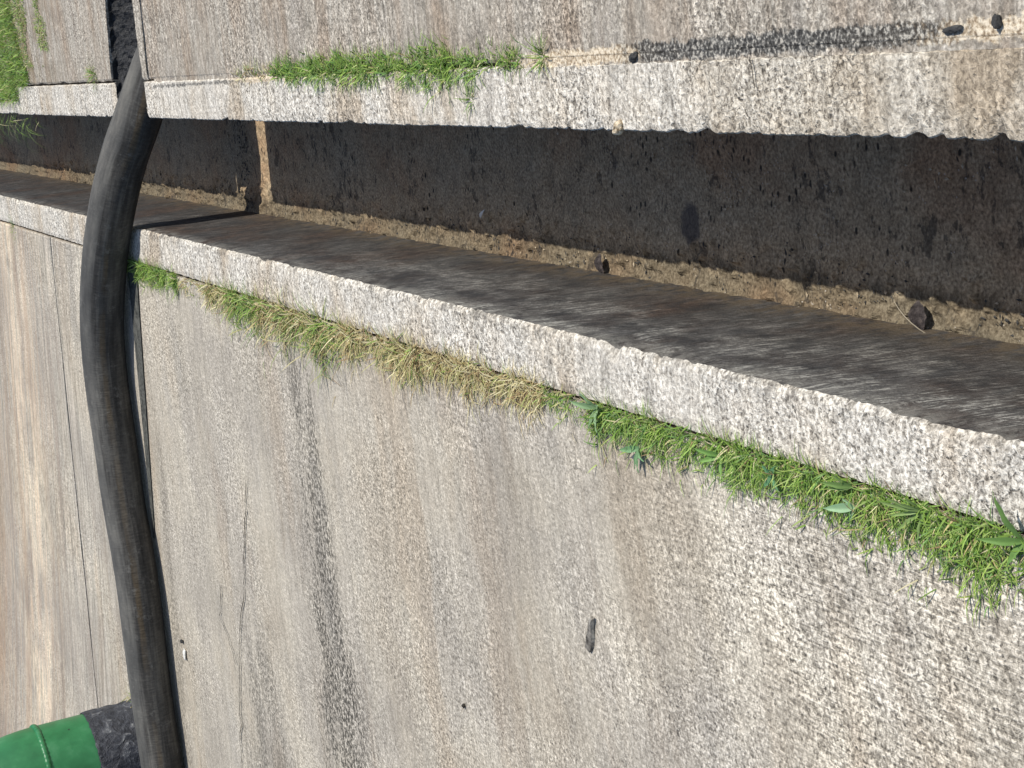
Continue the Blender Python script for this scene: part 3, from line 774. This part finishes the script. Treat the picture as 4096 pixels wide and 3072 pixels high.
low = [  # y from, y to, blades per metre, band width, length range, greenness, uprightness
    (5.50, 6.16, 1500, 0.040, 0.025, 0.055, 0.97, 0.8),
    (5.20, 5.50, 260, 0.030, 0.020, 0.050, 0.20, 0.8),
    (4.95, 5.20, 1500, 0.045, 0.030, 0.070, 0.25, 0.8),
    (4.68, 4.95, 1800, 0.065, 0.035, 0.085, 0.78, 0.8),
    (4.30, 4.68, 1900, 0.060, 0.035, 0.095, 0.30, 0.8),
    (4.05, 4.30, 1800, 0.075, 0.045, 0.100, 0.45, 0.8),
    (3.55, 4.05, 2200, 0.046, 0.030, 0.080, 0.14, 0.7),
    (2.98, 3.55, 2400, 0.038, 0.028, 0.075, 0.05, 0.6),
    (2.78, 2.98, 1500, 0.028, 0.016, 0.040, 0.60, 0.9),
    (2.36, 2.78, 2700, 0.045, 0.022, 0.055, 0.92, 0.9),
    (2.05, 2.36, 3000, 0.042, 0.020, 0.050, 0.92, 0.9),
    (1.72, 2.05, 3300, 0.055, 0.018, 0.048, 0.88, 0.9),
    (1.20, 1.72, 4000, 0.060, 0.016, 0.045, 0.92, 0.9)]
turf("grass", low, -0.713, -1)
top = [(4.30, 4.62, 250, 0.02, 0.02, 0.04, 0.3, 0.7),
       (3.70, 4.32, 1700, 0.026, 0.018, 0.045, 0.95, 0.8),
       (3.20, 3.70, 1500, 0.028, 0.018, 0.050, 0.93, 0.8),
       (2.92, 3.20, 900, 0.022, 0.016, 0.042, 0.90, 0.8)]
turf("grass", top, -0.092, 1)
turf("grass", [(3.6, 4.2, 420, 0.02, 0.02, 0.045, 0.95, 0.9), (3.1, 3.5, 700, 0.03, 0.02, 0.05, 0.95, 0.9)], -0.094, -1)

# lush verge at the far end of the walk, tumbling into the channel
V, F, C = [], [], []
for i in range(15000):
    y = 7.15 + 2.6 * rng.random() ** 1.4
    x = -0.15 + 0.75 * rng.random() ** 1.3
    edge = 7.33 + 0.10 * N1(x * 9, 2, 2) + 0.35 * max(0.0, x + 0.02) ** 0.8
    if y < edge or (x < -0.09 and y < 7.55 + 0.1 * N1(x * 20, 3, 3)): continue
    az = rng.uniform(-math.pi, math.pi)
    L = rng.uniform(0.03, 0.085)
    blade(V, F, C, (x, y, -0.004), az, L, rng.uniform(0.003, 0.006), rng.uniform(0.3, 1.3), rng.uniform(-0.9, 0.4), pick(0.96), 4, 0.0)
for i in range(9000):      # short yellowing moss and grass before it
    x = -0.02 + 0.6 * rng.random(); y = rng.uniform(6.85, 7.75)
    if N1(x * 6, y * 5, 9) < 0.05 - 1.1 * x + 0.35 * max(0, 7.05 - y) - 0.25 * max(0, y - 7.15): continue
    blade(V, F, C, (x, y, -0.004), rng.uniform(-3.1, 3.1), rng.uniform(0.012, 0.032), 0.0035, rng.uniform(0.2, 1.2), rng.uniform(-0.9, 0.2), pick(0.75), 3, 0.0)
for i in range(120):
    y = 7.1 + 1.5 * rng.random() ** 0.6; x = rng.uniform(-0.25, -0.20)
    blade(V, F, C, (x, y, 0.0), math.pi + rng.gauss(0, 0.7), rng.uniform(0.06, 0.2), 0.003, rng.uniform(0.2, 0.6), rng.uniform(-1.6, -1.0), pick(0.9), 5, -0.35)
o = mesh_obj("grass", V, F, M_BLADE, cols=C); tag(o, kind='stuff')

# separate little tufts one could pick out
def tuft(x, y, n, L0, L1, g, label, spread=0.012):
    V, F, C = [], [], []
    for i in range(n):
        az = rng.uniform(-math.pi, math.pi)
        r = min(abs(rng.gauss(0, spread)), 1.6 * spread)
        blade(V, F, C, (r * math.cos(az), r * math.sin(az), -0.004), az + rng.gauss(0, 0.4), rng.uniform(L0, L1), rng.uniform(0.0018, 0.0034), rng.uniform(0.3, 1.2), rng.uniform(-0.8, 0.2), pick(g), 4, 0.001)
    o = mesh_obj("grass_tuft", V, F, M_BLADE, cols=C)
    o.location = (x, y, 0)
    tag(o, label, "grass tuft", "small grass tufts standing alone in the joints")
    return o
tuft(-0.080, 2.835, 46, 0.025, 0.055, 0.85, "small thin grass tuft alone on sandy filling of the upper joint")
tuft(-0.060, 6.22, 90, 0.02, 0.05, 0.7, "low mossy grass tuft on the slab just left of the black slot", 0.03)
tuft(-0.155, 3.155, 26, 0.02, 0.045, 0.9, "feathery grass sprig lying down over the pale upper kerb", 0.012)
tuft(-0.720, 8.15, 40, 0.03, 0.06, 0.9, "small green tuft in the lower joint at the far left edge", 0.03)

# ------------------------------------------------------------------ broad-leaved weeds
def weed_leaf(L, wd, az, tilt0, tilt1, col, parent):
    V, F, C = [], [], []
    p = Vector((0, 0, 0.004)); d2 = Vector((math.cos(az), math.sin(az), 0)); side = Vector((-d2.y, d2.x, 0))
    n = 9
    for i in range(n + 1):
        t = i / n
        ww = wd * 0.5 * (math.sin(math.pi * min(1, (t + 0.06) ** 0.75)) if t < 1 else 0.0) + 0.0006
        up = Vector((0, 0, 1))
        for u in (-1, -0.5, 0, 0.5, 1):
            V.append(tuple(p + side * ww * u + up * (abs(u) * ww * 0.45 + 0.001 * math.sin(t * 17 + u))))
            k = 0.85 if u == 0 else 1.0 + 0.12 * t
            C.append((col[0] * k, col[1] * k, col[2] * k))
        a = tilt0 + (tilt1 - tilt0) * t
        p = p + (d2 * math.cos(a) + up * math.sin(a)) * (L / n)
    for i in range(n):
        for k in range(4):
            a = i * 5 + k; F.append((a, a + 1, a + 6, a + 5))
    return mesh_obj("leaf", V, F, M_BLADE, parent=parent, smooth=True, cols=C)

def weed(x, y, leaves, label, col=(0.16, 0.26, 0.11)):
    r = empty("broadleaf_weed", (x, y, 0.0))
    tag(r, label, "weed", "broad-leaved weeds in the lower grass line")
    for (L, wd, az, t0, t1) in leaves:
        k = rng.uniform(1.0, 1.4)
        weed_leaf(L * 0.9, wd * 0.85, R(az), R(t0), R(t1), (col[0] * k, col[1] * k, col[2] * k), r)
    return r
# az 90 points along the channel away from the viewer, 180 out over the apron
weed(-0.712, 2.735, [(0.070, 0.013, 75, 60, 10), (0.060, 0.012, 20, 55, 25), (0.055, 0.012, 200, 40, 0), (0.06, 0.011, 150, 30, -5), (0.045, 0.010, 290, 50, 5)],
     "pale blue-green weed with a long leaf against the kerb, leftmost of the weeds", (0.22, 0.33, 0.17))
weed(-0.765, 2.60, [(0.055, 0.013, 100, 35, 5), (0.05, 0.012, 190, 30, -5), (0.05, 0.011, 250, 40, 0), (0.05, 0.010, 160, 20, -10)],
     "small blue-green weed where the green turf begins below the kerb", (0.15, 0.27, 0.13))
weed(-0.728, 2.33, [(0.060, 0.010, 70, 60, 20), (0.055, 0.010, 110, 50, 10), (0.05, 0.010, 200, 35, 0)],
     "bright green upright weed at mid height of the lush turf, beside a kerb notch", (0.15, 0.27, 0.07))
weed(-0.735, 2.19, [(0.035, 0.012, 140, 30, 0), (0.035, 0.012, 230, 30, 0), (0.03, 0.012, 320, 35, 0), (0.03, 0.011, 40, 40, 10)],
     "tiny rosette weed with round bluish leaves close under the kerb", (0.12, 0.27, 0.13))
weed(-0.742, 1.985, [(0.060, 0.015, 98, 45, 15), (0.035, 0.007, 150, 20, -10), (0.03, 0.006, 60, 40, 10)],
     "weed with one big pale spear leaf lying across the turf", (0.26, 0.40, 0.23))
weed(-0.712, 1.99, [(0.055, 0.011, 78, 60, 30), (0.045, 0.009, 100, 50, 20), (0.04, 0.008, 40, 55, 30)],
     "green weed leaning over the kerb foot above the pale spear leaf", (0.15, 0.24, 0.07))
weed(-0.716, 1.835, [(0.075, 0.006, 75, 55, 20), (0.07, 0.005, 55, 60, 30), (0.06, 0.005, 105, 40, 10), (0.07, 0.006, 130, 25, 0), (0.065, 0.005, 25, 50, 25), (0.06, 0.005, 170, 20, -10)],
     "spidery weed with many narrow spreading blades in the widest turf", (0.19, 0.27, 0.09))
weed(-0.715, 1.640, [(0.070, 0.012, 88, 55, 20), (0.095, 0.016, 8, 40, 15), (0.05, 0.010, 150, 30, 0), (0.05, 0.009, 240, 40, 10)],
     "tall weed at the right edge with one leaf standing up against the kerb", (0.13, 0.23, 0.06))
weed(-0.86, 1.585, [(0.05, 0.007, 100, 35, 5), (0.05, 0.007, 170, 30, 0), (0.045, 0.006, 60, 40, 10)],
     "narrow pale green seedling low on the apron at the right edge", (0.22, 0.30, 0.12))

# ------------------------------------------------------------------ hose
def catmull(P, n):
    out = []
    for i in range(len(P) - 1):
        p0, p1, p2, p3 = P[max(0, i - 1)], P[i], P[i + 1], P[min(len(P) - 1, i + 2)]
        for k in range(n):
            t = k / n
            out.append(0.5 * ((2 * p1) + (p2 - p0) * t + (2 * p0 - 5 * p1 + 4 * p2 - p3) * t * t + (3 * p1 - p0 - 3 * p2 + p3) * t ** 3))
    out.append(P[-1].copy())
    return out

HP = [(0.60, 5.76, -0.32), (0.30, 5.76, -0.28), (0.10, 5.755, -0.19), (-0.02, 5.752, -0.115), (-0.10, 5.755, -0.072), (-0.16, 5.762, -0.042), (-0.232, 5.785, -0.012),
      (-0.314, 5.845, 0.015), (-0.400, 5.882, 0.043), (-0.487, 5.930, 0.064), (-0.580, 5.995, 0.077), (-0.665, 6.070, 0.0825), (-0.852, 6.218, 0.085),
      (-1.05, 6.320, 0.085), (-1.24, 6.347, 0.085), (-1.43, 6.346, 0.085), (-1.625, 6.358, 0.085), (-1.815, 6.330, 0.085),
      (-2.01, 6.329, 0.085), (-2.22, 6.352, 0.085), (-2.43, 6.370, 0.085), (-2.63, 6.372, 0.085), (-3.1, 6.39, 0.085), (-4.2, 6.5, 0.085), (-6.0, 6.9, 0.085)]
path = catmull([Vector(p) for p in HP], 10)
for _ in range(14):
    path = [path[0]] + [path[i - 1] * 0.25 + path[i] * 0.5 + path[i + 1] * 0.25 for i in range(1, len(path) - 1)] + [path[-1]]
RH = 0.0785
NS = 64
V, F, U = [], [], []
s = 0.0
for i, p in enumerate(path):
    a = path[max(0, i - 1)]; b = path[min(len(path) - 1, i + 1)]
    d = (b - a).normalized()
    if i: s += (p - path[i - 1]).length
    e1 = d.cross(Vector((0, 0, 1))).normalized()     # hose runs towards -x: e1 points to +y (away)
    e2 = e1.cross(d).normalized()
    for k in range(NS + 1):
        th = 2 * math.pi * k / NS
        r = RH * (1 + 0.012 * N1(math.cos(th) * 1.5, math.sin(th) * 1.5, s * 5)) + 0.0006 * N1(s * 60, th, 2)
        # th = 0 faces the viewer (-y), 90 deg is up
        V.append(tuple(p + (-e1) * (r * math.cos(th)) + e2 * (r * math.sin(th))))
        U.append((k / NS, s))
n = NS + 1
for i in range(len(path) - 1):
    for k in range(NS):
        a = i * n + k; F.append((a, a + n, a + n + 1, a + 1))
hose = empty("rubber_hose", (-1.2, 6.318, 0.0))
tag(hose, "thick dusty black rubber hose bridging the channel and lying across the lower slab", "hose")
ho = mesh_obj("hose_body", [(v[0] + 1.2, v[1] - 6.318, v[2]) for v in V], F, M_HOSE, parent=hose, smooth=True, uvs=U)
fix_normals(ho)

# ------------------------------------------------------------------ green pipe
pipe = empty("green_pipe", (-2.735, 6.70, 0.0))
tag(pipe, "green painted standing pipe with a welded elbow and black tape round its foot", "pipe")
RP = 0.188
def tube(path, rad_fn, ns=72):
    V, F = [], []
    for i, p in enumerate(path):
        a = path[max(0, i - 1)]; b = path[min(len(path) - 1, i + 1)]
        d = (b - a).normalized()
        e1 = Vector((0, 1, 0)); e2 = d.cross(e1).normalized()
        for k in range(ns):
            th = 2 * math.pi * k / ns
            r = rad_fn(i, th)
            V.append(tuple(p + e1 * (r * math.cos(th)) + e2 * (r * math.sin(th))))
    for i in range(len(path) - 1):
        for k in range(ns):
            k2 = (k + 1) % ns
            F.append((i * ns + k, i * ns + k2, (i + 1) * ns + k2, (i + 1) * ns + k))
    return V, F
lean = Vector((-0.02, 0.06, 1.0)).normalized()
ZB = 0.475
pp = [lean * (ZB * i / 8) for i in range(9)]
V, F = tube(pp, lambda i, th: RP)
o = mesh_obj("pipe_riser", V, F, M_GREEN, parent=pipe, smooth=True); fix_normals(o)
RB = 0.62
eb = []
base = lean * ZB
for i in range(25):
    a = R(90) * i / 24
    eb.append(base + lean * (RB * math.sin(a)) + Vector((-1, 0, 0)) * (RB * (1 - math.cos(a))))
eb.append(eb[-1] + Vector((-1.5, 0, 0)))
V, F = tube(eb, lambda i, th: RP)
o = mesh_obj("pipe_elbow", V, F, M_GREEN, parent=pipe, smooth=True); fix_normals(o)
# weld bead: knobbly ring
V, F = [], []
ns, nt = 220, 10
for k in range(ns):
    th = 2 * math.pi * k / ns
    rad = Vector((math.cos(th), math.sin(th), 0))
    for j in range(nt):
        ph = 2 * math.pi * j / nt
        rr = 0.0115 + 0.0022 * N1(th * 14, 0, 1) + 0.0012 * math.sin(th * 62)
        c = base + rad * (RP - 0.001)
        V.append(tuple(c + rad * (rr * 0.8 * math.cos(ph)) + Vector((0, 0, 1)) * (rr * math.sin(ph) + 0.003 * N1(th * 4, 2, 2))))
for k in range(ns):
    for j in range(nt):
        k2, j2 = (k + 1) % ns, (j + 1) % nt
        F.append((k * nt + j, k2 * nt + j, k2 * nt + j2, k * nt + j2))
o = mesh_obj("weld_bead", V, F, M_GREEN, parent=pipe, smooth=True); fix_normals(o)
# tape: crumpled sleeve with a ragged top edge
V, F = [], []
ns, nz = 180, 44
for j in range(nz + 1):
    for k in range(ns):
        th = 2 * math.pi * k / ns
        top = 0.285 + 0.004 * N1(math.cos(th) * 8, math.sin(th) * 8, 3) + 0.003 * N1(math.cos(th) * 30, math.sin(th) * 30, 3)
        z = top * j / nz
        cr = 0.004 + 0.007 * max(0, N1(math.cos(th) * 5 + z * 9, math.sin(th) * 5, z * 14)) + 0.004 * max(0, N1(math.cos(th) * 16, math.sin(th) * 16 + z * 10, z * 30))
        cr *= 1.0 if j < nz else 0.55
        cr += 0.010 * max(0.0, 1 - z / 0.14)
        c = lean * (z / lean.z)
        V.append((c.x + (RP + cr) * math.cos(th), c.y + (RP + cr) * math.sin(th), z))
for j in range(nz):
    for k in range(ns):
        k2 = (k + 1) % ns
        F.append((j * ns + k, j * ns + k2, (j + 1) * ns + k2, (j + 1) * ns + k))
o = mesh_obj("tape_wrap", V, F, M_TAPE, parent=pipe, smooth=True); fix_normals(o)
# straw caught round the foot of the pipe
V, F, C = [], [], []
for i in range(170):
    th = rng.uniform(-1.6, 1.2); r = RP + 0.012 + rng.uniform(0, 0.015)
    blade(V, F, C, (-2.735 + r * math.cos(th), 6.70 + r * math.sin(th), rng.uniform(0.0, 0.10)), rng.uniform(-3, 3), rng.uniform(0.03, 0.09), 0.003, rng.uniform(0.0, 1.3), rng.uniform(-1.0, 0.6), pick(0.35), 4, 0.0)
o = mesh_obj("dry_grass", V, F, M_BLADE, cols=C); tag(o, kind='stuff')

# ------------------------------------------------------------------ small things lying about
def lump(name, loc, size, mat, seed, label, cat, group=None, jag=0.35):
    bm = bmesh.new()
    bmesh.ops.create_icosphere(bm, subdivisions=3, radius=1.0)
    for v in bm.verts:
        k = 1 + jag * N1(v.co.x * 1.4 + seed, v.co.y * 1.4, v.co.z * 1.4) + jag * 0.4 * N1(v.co.x * 4 + seed, v.co.y * 4, v.co.z * 4)
        v.co = Vector((v.co.x * size[0] * k, v.co.y * size[1] * k, v.co.z * size[2] * k))
    me = bpy.data.meshes.new(name); bm.to_mesh(me); bm.free()
    me.materials.append(mat)
    o = bpy.data.objects.new(name, me); COL.objects.link(o)
    o.location = loc
    o.rotation_euler = (0, 0, seed * 2.3)
    tag(o, label, cat, group)
    return o

# split wood chip on the apron: wedge with a cleft
def wood_chip():
    P = [(-0.021, -0.004), (-0.012, -0.0065), (0.0, -0.005), (0.012, -0.0028), (0.020, -0.0016), (0.024, -0.0022), (0.025, 0.0008), (0.021, 0.0016),
         (0.012, 0.0022), (0.004, 0.0030), (-0.004, 0.0042), (-0.012, 0.0052), (-0.020, 0.005)]
    bm = bmesh.new()
    bot = [bm.verts.new((x, y, 0.0)) for x, y in P]
    topv = [bm.verts.new((x * 0.97, y * 0.72, 0.0052 + 0.0016 * N1(x * 300, y * 300, 1))) for x, y in P]
    bm.faces.new(topv); bm.faces.new(list(reversed(bot)))
    for i in range(len(P)):
        j = (i + 1) % len(P)
        bm.faces.new((bot[i], bot[j], topv[j], topv[i]))
    bmesh.ops.recalc_face_normals(bm, faces=bm.faces)
    me = bpy.data.meshes.new("wood_chip"); bm.to_mesh(me); bm.free(); me.materials.append(M_WOOD)
    o = bpy.data.objects.new("wood_chip", me); COL.objects.link(o)
    o.location = (-1.185, 2.853, 0.002); o.rotation_euler = (0.12, -0.06, R(-24)); o.scale = (1.9, 2.2, 1.4)
    tag(o, "grey split wood chip lying alone on the bare lower slab", "wood chip")
wood_chip()
V, F, C = [], [], []
blade(V, F, C, (0, 0, 0.003), 2.6, 0.05, 0.0016, 0.15, 0.0, (0.25, 0.2, 0.13), 4, 0.0)
for k in range(14):
    pass
o = mesh_obj("seed_stalk", V, F, M_BLADE, cols=C); o.location = (-1.548, 3.52, 0.0)
tag(o, "thin dark seed stalk on the lower slab near the bottom edge", "seed stalk")
lh = lump("seed_head", (0, 0, 0.004), (0.0055, 0.0045, 0.004), M_CRACK, 3.1, None, None); lh.parent = o
lump("plaster_chip", (-2.176, 6.085, 0.006), (0.022, 0.012, 0.005), M_WHITE, 1.3, "small white plaster chip on the slab right of the hose", "chip", jag=0.6)
lump("stone", (-2.13, 6.10, 0.006), (0.010, 0.008, 0.006), M_STONE, 5.0, "small black stone touching the white chip right of the hose", "stone", "dark stones")
lump("stone", (-0.0655, 1.655, 0.003), (0.0065, 0.009, 0.007), M_STONE, 2.0, "small black stone on pale sand at the upper right edge", "stone", "dark stones")
lump("tar_lump", (-0.0705, 1.735, 0.002), (0.0045, 0.017, 0.0035), M_STONE, 0.05, "flat black tar lump at the end of the tar-filled joint", "tar lump", "lumps of tar")
lump("tar_lump", (-0.086, 2.515, 0.002), (0.007, 0.012, 0.006), M_STONE, 0.2, "small black tar lump where the sand filling meets the tar", "tar lump", "lumps of tar")
lump("mud_clod", (-0.203, 2.585, 0.001), (0.010, 0.016, 0.009), M_SAND, 4.4, "brown clod of dried mud on the upper kerb edge", "mud clod")

def flat_leaf(loc, L, wd, rz, tilt, label, mat=M_LEAFDRY, cat="dead leaf"):
    V, F = [], []
    n = 10
    for i in range(n + 1):
        t = i / n; ww = wd * 0.5 * math.sin(math.pi * min(1, t * 0.96 + 0.02)) ** 0.8
        for u in (-1, -0.4, 0.4, 1):
            V.append((L * (t - 0.5), ww * u * (1 + 0.25 * N1(t * 6, u, 1)), 0.006 + abs(u) * ww * 0.5 + 0.008 * math.sin(t * 3.1)))
    for i in range(n):
        for k in range(3):
            a = i * 4 + k; F.append((a, a + 1, a + 5, a + 4))
    o = mesh_obj("dead_leaf", V, F, mat, smooth=True)
    o.location = loc; o.rotation_euler = (tilt, 0.1, rz)
    tag(o, label, cat, "dead leaves in the channel")
    return o
flat_leaf((-0.560, 2.30, ZF + 0.012), 0.052, 0.030, R(15), 0.55, "crumpled brown leaf with a pale curved stalk on the lit channel floor")
V, F, C = [], [], []
blade(V, F, C, (-0.585, 2.265, ZF + 0.03), R(50), 0.10, 0.0032, 0.5, -0.4, (0.6, 0.52, 0.4), 6, ZF)
lf = bpy.data.objects["dead_leaf"]
me_inv = Matrix.Translation(lf.location) @ lf.rotation_euler.to_matrix().to_4x4()
inv = me_inv.inverted()
st = mesh_obj("leaf_stalk", [tuple(inv @ Vector(v)) for v in V], F, M_BLADE, parent=lf, cols=C)
flat_leaf((-0.560, 3.38, ZF + 0.010), 0.05, 0.022, R(20), 0.4, "small pale curled leaf on the lit silt midway along the channel")
flat_leaf((-0.485, 3.96, ZF + 0.008), 0.035, 0.018, R(160), 0.2, "tiny whitish leaf scrap on the shaded channel floor", M_WHITE)

# loose grit and leaf mould over the silt: far too many bits to count
bmv, bmf = [], []
def bit(x, y, z, sz, seed):
    b = len(bmv)
    pts = [(1, 0, 0), (-1, 0, 0), (0, 1, 0), (0, -1, 0), (0, 0, 1), (0, 0, -1)]
    for p in pts:
        k = sz * (0.6 + 0.8 * rng.random())
        bmv.append((x + p[0] * k * (1.7 if seed % 3 == 0 else 0.8), y + p[1] * k * (1.7 if seed % 3 == 1 else 0.8), z + p[2] * k * 0.45))
    for f in ((0, 2, 4), (2, 1, 4), (1, 3, 4), (3, 0, 4), (2, 0, 5), (1, 2, 5), (3, 1, 5), (0, 3, 5)):
        bmf.append(tuple(b + i for i in f))
for i in range(1500):
    y = 1.7 + 6.3 * rng.random() ** 1.2
    x = XL1 + 0.004 + abs(rng.gauss(0, 0.055))
    if x > XR0 - 0.02 or N1(x * 8, y * 3, 4) < -0.05: continue
    bit(x, y, ZF + 0.006, rng.uniform(0.0010, 0.0036), i)
o = mesh_obj("grit", bmv, bmf, M_STONE); tag(o, kind='stuff')
bmv, bmf = [], []
for i in range(900):
    y = 1.6 + 5.0 * rng.random() ** 1.4
    x = rng.uniform(XL1 + 0.005, XR0 - 0.02)
    if N1(x * 6, y * 2.5, 14) < 0.0: continue
    bit(x, y, ZF + 0.004, rng.uniform(0.0012, 0.0040), i)
o = mesh_obj("pale_grit", bmv, bmf, M_SAND); tag(o, kind='stuff')
# sticky debris along the joint across the floor
bmv, bmf = [], []
for i in range(150):
    x = rng.uniform(XL1 + 0.01, XR0); y = 5.90 + rng.gauss(0, 0.045)
    bit(x, y, ZF + 0.003, rng.uniform(0.0015, 0.005), i)
o = mesh_obj("leaf_mould", bmv, bmf, M_STONE); tag(o, kind='stuff')
